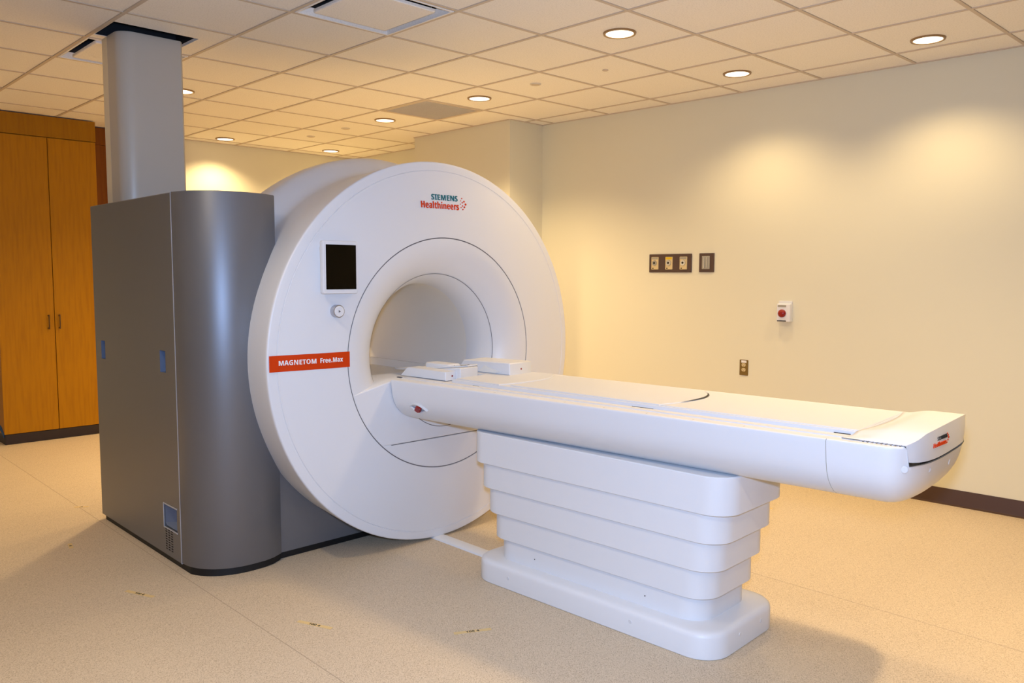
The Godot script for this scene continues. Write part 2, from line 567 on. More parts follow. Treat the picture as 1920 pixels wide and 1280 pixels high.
# The tile that the cable tower goes through, with a dark opening round the tower.
func cut_tile(poly: PackedVector2Array, c: Node3D) -> void:
	for k in 4:
		var q: PackedVector2Array = [
			PackedVector2Array([Vector2(-1, 2), Vector2(2, 2), Vector2(2, 3.16), Vector2(-1, 3.16)]),
			PackedVector2Array([Vector2(0.405, 3.16), Vector2(2, 3.16), Vector2(2, 5), Vector2(0.405, 5)]),
			PackedVector2Array([Vector2(-1, 3.615), Vector2(0.405, 3.615), Vector2(0.405, 5), Vector2(-1, 5)]),
			PackedVector2Array([Vector2(-1, 3.16), Vector2(0.085, 3.16), Vector2(0.085, 3.615), Vector2(-1, 3.615)])][k]
		for piece in Geometry2D.intersect_polygons(poly, q):
			obj("ceiling_tile", extrude_y(piece, CEIL + 0.003, CEIL + 0.02), M.tile, c)

func diffuser(i: int, j: int, label: String, category: String) -> void:
	var a := grid(i + 0.5, j + 0.5)
	var t := thing("air_diffuser", label, category, Vector3(a.x, CEIL, a.y), "ceiling air diffusers")
	var h := 0.287
	var mb := MB.new()
	for s in [-1, 1]:
		mb.box(Vector3(-h, -0.003, s * h), Vector3(h, 0.012, s * (h - 0.012)), 0.002)
		mb.box(Vector3(s * h, -0.003, -h + 0.012), Vector3(s * (h - 0.012), 0.012, h - 0.012), 0.002)
	obj("frame", mb, M.tile, t)
	# flared throat up into the neck
	mb = MB.new()
	var prof := [Vector2(0.276, 0.0), Vector2(0.272, 0.014), Vector2(0.262, 0.035), Vector2(0.250, 0.06), Vector2(0.240, 0.09), Vector2(0.235, 0.14)]
	var deep := MB.new()
	for k in prof.size() - 1:
		for s in 4:
			var b := Basis(Vector3.UP, s * PI / 2)
			var p: Vector2 = prof[k]
			var q: Vector2 = prof[k + 1]
			var n := Vector3(-(q.y - p.y), 0, 0) + Vector3(0, q.x - p.x, 0)
			(mb if k < 2 else deep).flat(b * Vector3(p.x, p.y, -p.x), b * Vector3(p.x, p.y, p.x), b * Vector3(q.x, q.y, q.x), b * Vector3(q.x, q.y, -q.x), b * n.normalized())
	obj("throat", mb, M.tile, t)
	obj("inner_throat", deep, M.duct, t)
	mb = MB.new()
	mb.box(Vector3(-0.245, 0.14, -0.245), Vector3(0.245, 0.16, 0.245))
	obj("neck", mb, M.duct, t)
	mb = MB.new()
	mb.prism(MB.rrect(-0.222, -0.222, 0.222, 0.222, 0.012, 3), [Vector2(0.004, -0.004), Vector2(0, 0.0), Vector2(0.0, 0.012), Vector2(0.02, 0.02)], Transform3D(Basis(Vector3.RIGHT, Vector3.BACK, Vector3.UP), Vector3.ZERO))
	obj("plaque", mb, M.tile, t)

# ---------------------------------------------------------------- downlights
func downlights() -> void:
	var t := thing("downlight", "lit recessed downlight above the middle of the patient table, nearest the top diffuser", "downlight", Vector3(2.162, CEIL, 1.555), "recessed downlights")
	var mb := MB.new()
	var flat := Transform3D(Basis(Vector3.RIGHT, Vector3.BACK, Vector3.UP), Vector3.ZERO)
	var outer := MB.disc(Vector2.ZERO, 0.092, 40)
	var inner := MB.disc(Vector2.ZERO, 0.076, 40)
	for s in 40:
		var k := (s + 1) % 40
		var o0 := Vector3(outer[s].x, 0.0025, outer[s].y)
		var o1 := Vector3(outer[k].x, 0.0025, outer[k].y)
		var d0 := Vector3(outer[s].x * 0.97, -0.006, outer[s].y * 0.97)
		var d1 := Vector3(outer[k].x * 0.97, -0.006, outer[k].y * 0.97)
		var i0 := Vector3(inner[s].x * 1.03, -0.006, inner[s].y * 1.03)
		var i1 := Vector3(inner[k].x * 1.03, -0.006, inner[k].y * 1.03)
		var e0 := Vector3(inner[s].x, 0.0, inner[s].y)
		var e1 := Vector3(inner[k].x, 0.0, inner[k].y)
		var r0 := Vector3(outer[s].x, 0, outer[s].y).normalized()
		mb.flat(o0, o1, d1, d0, r0)
		mb.flat(d0, d1, i1, i0, Vector3.DOWN)
		mb.flat(i0, i1, e1, e0, -r0)
	obj("trim_ring", mb, M.trim, t)
	mb = MB.new()
	mb.prism(MB.disc(Vector2.ZERO, 0.0755, 40), [Vector2(0, -0.003), Vector2(0, 0.002)], flat)
	obj("light_lens", mb, M.lens, t)
	var l := SpotLight3D.new()
	l.name = "lamp"
	l.light_color = WARM
	l.light_energy = LAMP * 0.45
	l.light_size = 0.07
	l.spot_range = 12.0
	l.spot_attenuation = 2.0
	l.spot_angle = 66.0
	l.spot_angle_attenuation = 0.75
	l.shadow_enabled = true
	t.add_child(l)
	l.position = Vector3(0, -0.012, 0)
	l.rotation = Vector3(-PI / 2, 0, 0)
	var spots := [
		[3.311, 0.230, "lit recessed downlight near the right wall, rightmost in the photo", 0.46],
		[2.147, 0.294, "lit recessed downlight near the right wall, second from the right", 0.46],
		[0.379, 0.994, "lit recessed downlight to the right of the return grille, over the scanner's right side", 1.5],
		[-0.852, 0.988, "lit recessed downlight to the left of the return grille", 1.7],
		[-2.784, 1.537, "lit recessed downlight by the far wall that throws the bright scallop", 0.75],
		[-2.725, 0.376, "lit recessed downlight in the far corner just above the top of the scanner", 1.1],
		[-0.979, 2.699, "lit recessed downlight half hidden by the cable tower's right edge", 1.4],
		[3.32, 1.56, "recessed downlight above the foot of the table, out of view", 0.38],
		[2.16, 4.50, "recessed downlight in front of the electronics cabinet, out of view", 0.75, true],
		[4.50, 1.55, "recessed downlight past the foot of the table by the right wall, out of view", 1.6],
		[5.10, 4.40, "recessed downlight near the photographer, out of view", 1.2, true],
		[-0.979, 5.20, "recessed downlight in front of the wood cabinet, out of view", 0.85],
	]
	for s in spots:
		var d := dup(t, Vector3(s[0], CEIL, s[1]), s[2], "recessed downlights")
		for c in d.get_children():
			if c is SpotLight3D:
				c.light_energy = LAMP * (s[3] if s.size() > 3 else 1.0)
				if s.size() > 4:
					c.light_color = Color(1.0, 0.92, 0.80)

# ---------------------------------------------------------------- the scanner
func dome(r: float) -> float:
	return GX - 0.040 * pow(clampf((r - 0.612) / 0.348, 0.0, 1.0), 1.6)

func bulge(x: float, r: float, up: float, side: float) -> float:
	var w := smoothstep(-0.35, 0.45, up - 0.15 * absf(side)) * (1.0 - 0.30 * maxf(side, 0.0))
	var b := 0.105 * smoothstep(1.26, 1.03, x) * smoothstep(0.50, 0.98, x)
	return r + b * w

func scanner() -> void:
	var t := thing("imaging_scanner", "large white ring-shaped imaging scanner with a round bore and an orange stripe", "scanner", Vector3.ZERO)
	# front cover: side band, rounded rim, crease, domed face
	var mb := MB.new()
	var prof := [Vector2(1.385, 0.990), Vector2(1.45, 0.995), Vector2(1.55, 1.004), Vector2(1.630, 1.010), Vector2(1.646, 1.0105), Vector2(1.6505, 1.0090), Vector2(1.6530, 1.0060), Vector2(1.6540, 1.0020), Vector2(1.6590, 0.966), Vector2(1.6570, 0.9645), Vector2(1.6570, 0.9630), Vector2(1.6605, 0.9610)]
	for k in 12:
		var r := 0.955 - (0.955 - 0.6145) * k / 11.0
		prof.append(Vector2(dome(r), r))
	prof.append(Vector2(GX - 0.012, 0.6125))
	mb.lathe(prof, GY, GZ, 160)
	obj("front_cover", mb, M.shell, t)
	# bore funnel
	mb = MB.new()
	prof = [Vector2(GX - 0.012, 0.6105), Vector2(GX - 0.001, 0.6085)]
	for k in 25:
		var a := PI / 2 * (1.0 - k / 24.0)
		prof.append(Vector2(1.44 + 0.259 * sin(a), 0.608 - 0.238 * cos(a)))
	mb.lathe(prof, GY, GZ, 128)
	obj("bore_funnel", mb, M.shell, t)
	mb = MB.new()
	mb.lathe([Vector2(1.44, 0.370), Vector2(0.9, 0.370), Vector2(0.4, 0.370), Vector2(0.16, 0.372), Vector2(0.10, 0.43)], GY, GZ, 96)
	obj("bore_liner", mb, M.liner, t)
	# seam rings, dark gaskets sunk in the joints
	mb = MB.new()
	mb.lathe([Vector2(GX - 0.003, 0.6150), Vector2(GX - 0.003, 0.6080)], GY, GZ, 128)
	obj("face_gasket", mb, M.seam, t)
	mb = MB.new()
	mb.lathe([Vector2(1.6090, 0.4245), Vector2(1.6070, 0.4220)], GY, GZ, 96)
	obj("funnel_gasket", mb, M.seam, t)
	mb = MB.new()
	mb.lathe([Vector2(1.3835, 0.9865), Vector2(1.386, 0.9870)], GY, GZ, 128)
	obj("side_gasket", mb, M.edge, t)
	var rows := []
	# rear cover: waist, then a rounded shoulder that swells above the axis
	mb = MB.new()
	prof = [Vector2(0.10, 0.43), Vector2(0.10, 0.80), Vector2(0.13, 0.86), Vector2(0.2, 0.90)]
	for k in 61:
		var x := 0.3 + (1.3835 - 0.3) * k / 60.0
		prof.append(Vector2(x, 0.925 + 0.060 * smoothstep(0.3, 0.8, x) + 0.003 * smoothstep(1.2, 1.38, x)))
	rows = []
	for q in prof:
		var row := PackedVector3Array()
		for k in 160:
			var a := TAU * k / 160.0
			var rr := bulge(q.x, q.y, cos(a), sin(a))
			row.append(Vector3(q.x, GY + rr * cos(a), GZ + rr * sin(a)))
		rows.append(row)
	mb.sheet(rows, Vector3(0.75, GY, GZ), true, true)
	obj("rear_cover", mb, M.shell, t)
	# docking panel: fills the lower half of the funnel, flush with the face, with a ledge on top
	var c := Vector2(-GZ, GY)                # local plane: (-z, y), so that x runs to the right as seen
	var face := Transform3D(Basis(Vector3(0, 0, -1), Vector3.UP, Vector3.RIGHT), Vector3.ZERO)
	var up := PackedVector2Array()
	var R := 0.6055
	var y_split := 0.570
	var a0 := asin((y_split - c.y) / R)
	var a1 := asin((0.850 - c.y) / R)
	for k in 13:
		var a := PI - a0 + (a0 - a1) * k / 12.0 * 1.0
		a = PI - lerpf(a0, a1, k / 12.0)
		up.append(c + Vector2.from_angle(a) * R)
	for q in [Vector2(-0.50, 0.868), Vector2(-0.42, 0.886), Vector2(-0.36, 0.900), Vector2(0.36, 0.900), Vector2(0.42, 0.886), Vector2(0.50, 0.868)]:
		up.append(Vector2(c.x + q.x, q.y))
	for k in 13:
		up.append(c + Vector2.from_angle(lerpf(a1, a0, k / 12.0)) * R)
	mb = MB.new()
	mb.prism(up, [Vector2(0, 1.44), Vector2(0, GX - 0.006), Vector2(0.0015, GX - 0.002), Vector2(0.006, GX)], face)
	obj("docking_panel", mb, M.shell, t)
	var lo := PackedVector2Array()
	for k in 25:
		var a := lerpf(PI - a0, TAU + a0, k / 24.0)
		lo.append(c + Vector2.from_angle(a) * R - Vector2(0, 0.003 if k == 0 or k == 24 else 0.0))
	mb = MB.new()
	mb.prism(lo, [Vector2(0, 1.44), Vector2(0, GX - 0.003), Vector2(0.0015, GX - 0.0005), Vector2(0.004, GX)], face)
	obj("service_panel", mb, M.shell, t)
	mb = MB.new()
	mb.box(Vector3(1.45, y_split - 0.004, GZ - 0.41), Vector3(GX - 0.0035, y_split + 0.002, GZ + 0.41))
	obj("panel_gasket", mb, M.seam, t)
	# half-round collar under the table
	mb = MB.new()
	var col := PackedVector2Array()
	for k in 25:
		col.append(Vector2(-GZ - 0.01, 0.905) + Vector2.from_angle(lerpf(PI + 0.25, TAU - 0.25, k / 24.0)) * 0.277)
	mb.prism(col, [Vector2(0, GX - 0.01), Vector2(0, GX + 0.002), Vector2(0.003, GX + 0.004)], face)
	obj("docking_collar", mb, M.shell, t)
	mb = MB.new()
	for k in 40:
		var b0 := lerpf(PI + 0.25, TAU - 0.25, k / 40.0)
		var b1 := lerpf(PI + 0.25, TAU - 0.25, (k + 1) / 40.0)
		var o := Vector2(-GZ - 0.01, 0.905)
		mb.prism(PackedVector2Array([o + Vector2.from_angle(b0) * 0.277, o + Vector2.from_angle(b0) * 0.2805, o + Vector2.from_angle(b1) * 0.2805, o + Vector2.from_angle(b1) * 0.277]), [Vector2(0, GX - 0.001), Vector2(0, GX + 0.0008)], face, true)
	obj("collar_gasket", mb, M.seam, t)
	# floor of the bore with the table track
	mb = MB.new()
	mb.prism(PackedVector2Array([Vector2(-GZ - 0.345, 0.83), Vector2(-GZ + 0.345, 0.83), Vector2(-GZ + 0.345, 0.885), Vector2(-GZ + 0.29, 0.892), Vector2(-GZ + 0.29, 0.846), Vector2(-GZ - 0.29, 0.846), Vector2(-GZ - 0.29, 0.892), Vector2(-GZ - 0.345, 0.885)]), [Vector2(0, 0.15), Vector2(0, 1.60)], face)
	obj("bore_track", mb, M.liner, t)
	# stripe and lettering
	mb = MB.new()
	for layer in [0.0012]:
		rows = []
		for i in 25:
			var z := lerpf(3.423, 3.022, i / 24.0)
			var row := PackedVector3Array()
			for j in 5:
				var y := lerpf(0.991, 1.066, j / 4.0)
				row.append(Vector3(dome(Vector2(z - GZ, y - GY).length()) + layer, y, z))
			rows.append(row)
		mb.sheet(rows, Vector3.RIGHT)
	var stripe := obj("orange_stripe", mb, M.orange, t)
	stripe.set_meta("label", "orange name stripe on the left of the ring")
	for w in [["MAGNETOM", 3.376, 3.198, 0.0225], ["Free.Max", 3.178, 3.061, 0.0225]]:
		var z0: float = w[1]
		var z1: float = w[2]
		var p0 := Vector3(dome(absf(z0 - GZ)), 1.031, z0)
		var p1 := Vector3(dome(absf(z1 - GZ)), 1.031, z1)
		var bx := (p1 - p0).normalized()
		lettering("stripe_lettering", w[0], (p1 - p0).length(), w[3], 0.008, M.white_ink, stripe, Transform3D(Basis(bx, Vector3.UP, bx.cross(Vector3.UP)), (p0 + p1) / 2.0))
	logo(t, Vector3(dome(0.82) + 0.0015, 0, 0), 0.10)
	# display and knob
	var d := Node3D.new()
	d.name = "display"
	t.add_child(d, true)
	mb = MB.new()
	mb.prism(MB.rrect(-3.178, 1.345, -2.988, 1.594, 0.010, 5), [Vector2(0.004, GX - 0.002), Vector2(0, GX + 0.004), Vector2(0, GX + 0.024), Vector2(0.0015, GX + 0.028), Vector2(0.004, GX + 0.030)], face)
	obj("display_housing", mb, M.shell, d)
	mb = MB.new()
	mb.prism(MB.rrect(-3.163, 1.366, -2.998, 1.576, 0.002, 2), [Vector2(0, GX + 0.028), Vector2(0.0005, GX + 0.0308)], face)
	obj("screen_glass", mb, M.black, d)
	mb = MB.new()
	mb.prism(MB.rrect(-3.16, 1.36, -3.0, 1.57, 0.01, 2), [Vector2(0, GX - 0.04), Vector2(0, GX)], face)
	obj("display_bracket", mb, M.shell_matt, d)
	var kn := Node3D.new()
	kn.name = "control_knob"
	t.add_child(kn, true)
	var kc := Vector2(-3.090, 1.262)
	mb = MB.new()
	mb.prism(MB.disc(kc, 0.031, 40), [Vector2(0, GX - 0.03), Vector2(0, GX + 0.018), Vector2(0.002, GX + 0.022)], face)
	obj("knob_ring", mb, M.chrome, kn)
	mb = MB.new()
	mb.prism(MB.disc(kc, 0.0265, 40), [Vector2(0, GX + 0.02), Vector2(0.001, GX + 0.0245), Vector2(0.004, GX + 0.0255)], face)
	obj("knob_face", mb, M.shell, kn)
	mb = MB.new()
	mb.prism(PackedVector2Array([kc + Vector2(-0.004, -0.006), kc + Vector2(0.006, 0), kc + Vector2(-0.004, 0.006)]), [Vector2(0, GX + 0.0253), Vector2(0, GX + 0.0262)], face)
	obj("play_mark", mb, M.seam, kn)
	# grey skirt under the magnet
	mb = extrude_y(PackedVector2Array([Vector2(0.25, 2.55), Vector2(1.372, 2.64), Vector2(1.372, 3.24), Vector2(0.25, 3.24)]), 0.035, 0.62)
	obj("base_skirt", mb, M.silver, t)
	mb = extrude_y(PackedVector2Array([Vector2(0.26, 2.0), Vector2(1.0, 2.0), Vector2(1.36, 2.66), Vector2(1.36, 3.24), Vector2(0.26, 3.24)]), 0.0, 0.036)
	obj("kick_plate", mb, M.dark, t)
	mb = MB.new()
	mb.box(Vector3(0.3, 0.03, 1.9), Vector3(1.0, 0.4, 2.6))
	obj("magnet_foot", mb, M.dark, t)

# The two-line maker's mark with its dots, on the upper face of the ring.
func logo(t: Node3D, at: Vector3, tilt: float) -> void:
	var bz := Vector3(1, tilt, 0).normalized()
	var bx := Vector3(0, 0, -1)
	var by := bz.cross(bx)
	var b := Basis(bx, by, bz)
	var p := func(y: float, z: float) -> Vector3: return Vector3(dome(Vector2(y - GY, z - GZ).length()) + 0.0005, y, z)
	lettering("mark_lettering", "SIEMENS", 0.178, 0.030, 0.004, M.teal, t, Transform3D(b, p.call(1.842, 2.411)))
	lettering("mark_lettering", "Healthineers", 0.254, 0.038, 0.004, M.orange, t, Transform3D(b, p.call(1.800, 2.444)))
	var mb := MB.new()
	for q in [[2.266, 1.815, 0.0075], [2.276, 1.830, 0.0062], [2.276, 1.800, 0.0062], [2.290, 1.846, 0.0045], [2.288, 1.787, 0.0045], [2.289, 1.823, 0.0050], [2.289, 1.806, 0.0046], [2.300, 1.833, 0.0034], [2.300, 1.797, 0.0034], [2.304, 1.815, 0.0036]]:
		mb.prism(MB.disc(Vector2.ZERO, q[2] * 0.78, 14), [Vector2(0, -0.001), Vector2(0, 0.002)], Transform3D(b, p.call(q[1], q[0])))
	obj("mark_dots", mb, M.orange, t)

# ---------------------------------------------------------------- electronics cabinet and cable tower
func cabinet_and_tower() -> void:
	var t := thing("electronics_cabinet", "tall silver-grey electronics cabinet with a rounded front corner", "cabinet", Vector3.ZERO)
	var top := 1.818
	# flat side panel with pulls, a finger recess and a grid of vent slots
	var xf := Transform3D(Basis(Vector3.RIGHT, Vector3.UP, Vector3.BACK), Vector3(0, 0, 3.653))
	var slots := []
	for c in 3:
		for r in 9:
			var x := 0.985 + 0.035 * c + (0.0)
			var y := 0.062 + 0.0125 * r
			slots.append([x, y, x + 0.022, y + 0.0055, 0.012])
	var pulls := [[0.120, 0.955, 0.185, 1.058, 0.03], [0.985, 0.955, 1.055, 1.062, 0.03]]
	var recess := [[0.975, 0.175, 1.135, 0.290, 0.055]]
	var front := MB.new()
	var b_pull := MB.new()
	var b_slot := MB.new()
	var b_rec := MB.new()
	var holes := pulls + slots + recess
	front.pierced(0.026, 0.033, 1.176, top - 0.004, holes, xf, MB.new())
	var junk := MB.new()
	for h in slots:
		junk.pierced(h[0], h[1], h[2], h[3], [h], xf, b_slot)
	for h in recess:
		junk.pierced(h[0], h[1], h[2], h[3], [h], xf, b_rec)
	# softened edges of the panel and its returns
	front.box(Vector3(0.020, 0.033, 3.58), Vector3(0.026, top - 0.004, 3.650), 0.0)
	front.flat(Vector3(0.020, 0.033, 3.647), Vector3(0.020, top - 0.004, 3.647), Vector3(0.026, top - 0.004, 3.653), Vector3(0.026, 0.033, 3.653), Vector3(-1, 0, 1).normalized())
	front.flat(Vector3(0.026, top - 0.004, 3.653), Vector3(1.176, top - 0.004, 3.653), Vector3(1.176, top, 3.649), Vector3(0.026, top, 3.649), Vector3(0, 1, 1).normalized())
	front.flat(Vector3(0.020, top, 3.58), Vector3(1.176, top, 3.58), Vector3(1.176, top, 3.649), Vector3(0.020, top, 3.649), Vector3.UP)
	front.flat(Vector3(0.020, 0.033, 3.58), Vector3(1.176, 0.033, 3.58), Vector3(1.176, 0.033, 3.653), Vector3(0.020, 0.033, 3.653), Vector3.DOWN)
	front.flat(Vector3(0.020, 0.033, 3.585), Vector3(1.176, 0.033, 3.585), Vector3(1.176, top, 3.585), Vector3(0.020, top, 3.585), Vector3.FORWARD)
	front.flat(Vector3(1.176, 0.033, 3.585), Vector3(1.176, 0.033, 3.653), Vector3(1.176, top, 3.649), Vector3(1.176, top, 3.585), Vector3.RIGHT)
	var sp := obj("side_panel", front, M.silver, t)
	for h in pulls:
		b_pull = MB.new()
		junk.pierced(h[0], h[1], h[2], h[3], [h], xf, b_pull)
		obj("pull_recess", b_pull, M.pull, sp).set_meta("label", "bluish slot pull")
	obj("vent_slots", b_slot, M.dark, sp).set_meta("kind", "stuff")
	obj("finger_recess", b_rec, M.silver, sp)
	# wedge and rim of the finger recess
	var mb := MB.new()
	var z0 := 3.653
	var A := Vector3(0.980, 0.283, z0 - 0.004)
	var B := Vector3(0.980, 0.195, z0 - 0.004)
	var C := Vector3(1.132, 0.225, z0 - 0.050)
	var D := Vector3(1.132, 0.272, z0 - 0.050)
	mb.flat(A, B, C, D, Vector3(0.4, 0, 1).normalized())
	mb.flat(B, Vector3(0.99, 0.180, z0 - 0.006), Vector3(1.132, 0.180, z0 - 0.006), C, Vector3(0, 0.7, 0.7))
	obj("recess_wedge", mb, M.pull, sp)
	mb = MB.new()
	for s in [[0.969, 0.170, 0.975, 0.296], [0.975, 0.290, 1.14, 0.296], [0.975, 0.169, 1.14, 0.175]]:
		mb.box(Vector3(s[0], s[1], z0 - 0.002), Vector3(s[2], s[3], z0 + 0.003), 0.001)
	obj("recess_rim", mb, M.edge, sp)
	# light edge strip between panel and shell
	mb = MB.new()
	mb.box(Vector3(1.1765, 0.032, 3.60), Vector3(1.1835, top + 0.001, 3.6555), 0.001)
	obj("edge_strip", mb, M.edge, t)
	# curved shell
	var plan := PackedVector2Array([Vector2(1.184, 3.6540)])
	var cx := 1.184
	for k in 21:
		var a := PI / 2 * (1.0 - k / 20.0)
		plan.append(Vector2(cx + 0.246 * pow(cos(a), 0.92), 3.400 + 0.254 * pow(sin(a), 0.92)))
	plan.append(Vector2(1.428, 3.34))
	plan.append(Vector2(1.415, 3.29))
	plan.append(Vector2(1.385, 3.235))
	plan.append(Vector2(1.184, 3.20))
	mb = extrude_y(plan, 0, 0, [Vector2(0.003, 0.036), Vector2(0, 0.040), Vector2(0, top - 0.006), Vector2(0.002, top - 0.001), Vector2(0.006, top + 0.001)])
	obj("curved_shell", mb, M.silver, t)
	mb = MB.new()
	mb.box(Vector3(0.022, 0.033, 3.20), Vector3(1.184, top - 0.002, 3.584))
	obj("cabinet_body", mb, M.silver, t)
	var foot := PackedVector2Array()
	for q in plan:
		foot.append(Vector2(q.x - 0.012, minf(q.y, 3.642)))
	foot.append(Vector2(0.045, 3.22))
	foot.append(Vector2(0.045, 3.640))
	mb = extrude_y(foot, 0.0, 0.037)
	obj("plinth", mb, M.dark, t)
	# cable tower
	var c := thing("cable_tower", "tall pale grey cable column rising from the cabinet to the ceiling", "column", Vector3.ZERO)
	var body := PackedVector2Array([Vector2(0.176, 3.235), Vector2(0.350, 3.235), Vector2(0.362, 3.247)])
	for k in 11:
		var a := PI / 2 * k / 10.0
		body.append(Vector2(0.285 + 0.077 * cos(a), 3.498 + 0.082 * sin(a)))
	body.append(Vector2(0.176, 3.580))
	mb = extrude_y(body, 0, 0, [Vector2(0, top), Vector2(0, 2.742), Vector2(0.002, 2.746)])
	obj("column_shell", mb, M.tower, c)
	mb = extrude_y(PackedVector2Array([Vector2(0.080, 3.24), Vector2(0.168, 3.24), Vector2(0.168, 3.578), Vector2(0.088, 3.578), Vector2(0.080, 3.570)]), 0, 0, [Vector2(0, top), Vector2(0, 2.742), Vector2(0.002, 2.746)])
	obj("cover_strip", mb, M.tower_strip, c)
	mb = MB.new()
	mb.box(Vector3(0.160, top, 3.25), Vector3(0.182, 2.74, 3.566))
	obj("cover_groove", mb, M.seam, c)

# ---------------------------------------------------------------- patient table
# Frame of the table: local x across (to the near side), y up, z back along the table to the scanner.
func table_frame() -> Transform3D:
	var th := atan(0.0735)
	var u := Vector3(cos(th), 0, -sin(th))           # towards the foot
	var v := Vector3(sin(th), 0, cos(th))            # towards the near side
	return Transform3D(Basis(u, Vector3.UP, v), Vector3(1.62, 0, 2.42))

const TOP := 0.908
const FOOT := 2.38
const REACH := 0.15

func outline(w: float, reach: float, s0: float, n := 3.2, count := 48) -> PackedVector2Array:
	var out := PackedVector2Array()
	out.append(Vector2(s0, -w))
	out.append(Vector2(s0 + 0.003, -w))
	out.append(Vector2(s0 + 0.006, -w))
	for k in 7:
		out.append(Vector2(lerpf(s0 + 0.006, 2.30, (k + 1) / 7.0), -w))
	for k in range(1, count):
		var a := PI * (1.0 - float(k) / count)
		var c := cos(a)
		out.append(Vector2(FOOT + maxf(reach, 0.012) * pow(absf(sin(a)), 2.0 / n), w * signf(c) * pow(absf(c), 2.0 / n)))
	for k in 7:
		out.append(Vector2(lerpf(2.30, s0 + 0.006, k / 7.0), w))
	out.append(Vector2(s0 + 0.006, w))
	out.append(Vector2(s0 + 0.003, w))
	out.append(Vector2(s0, w))
	return out

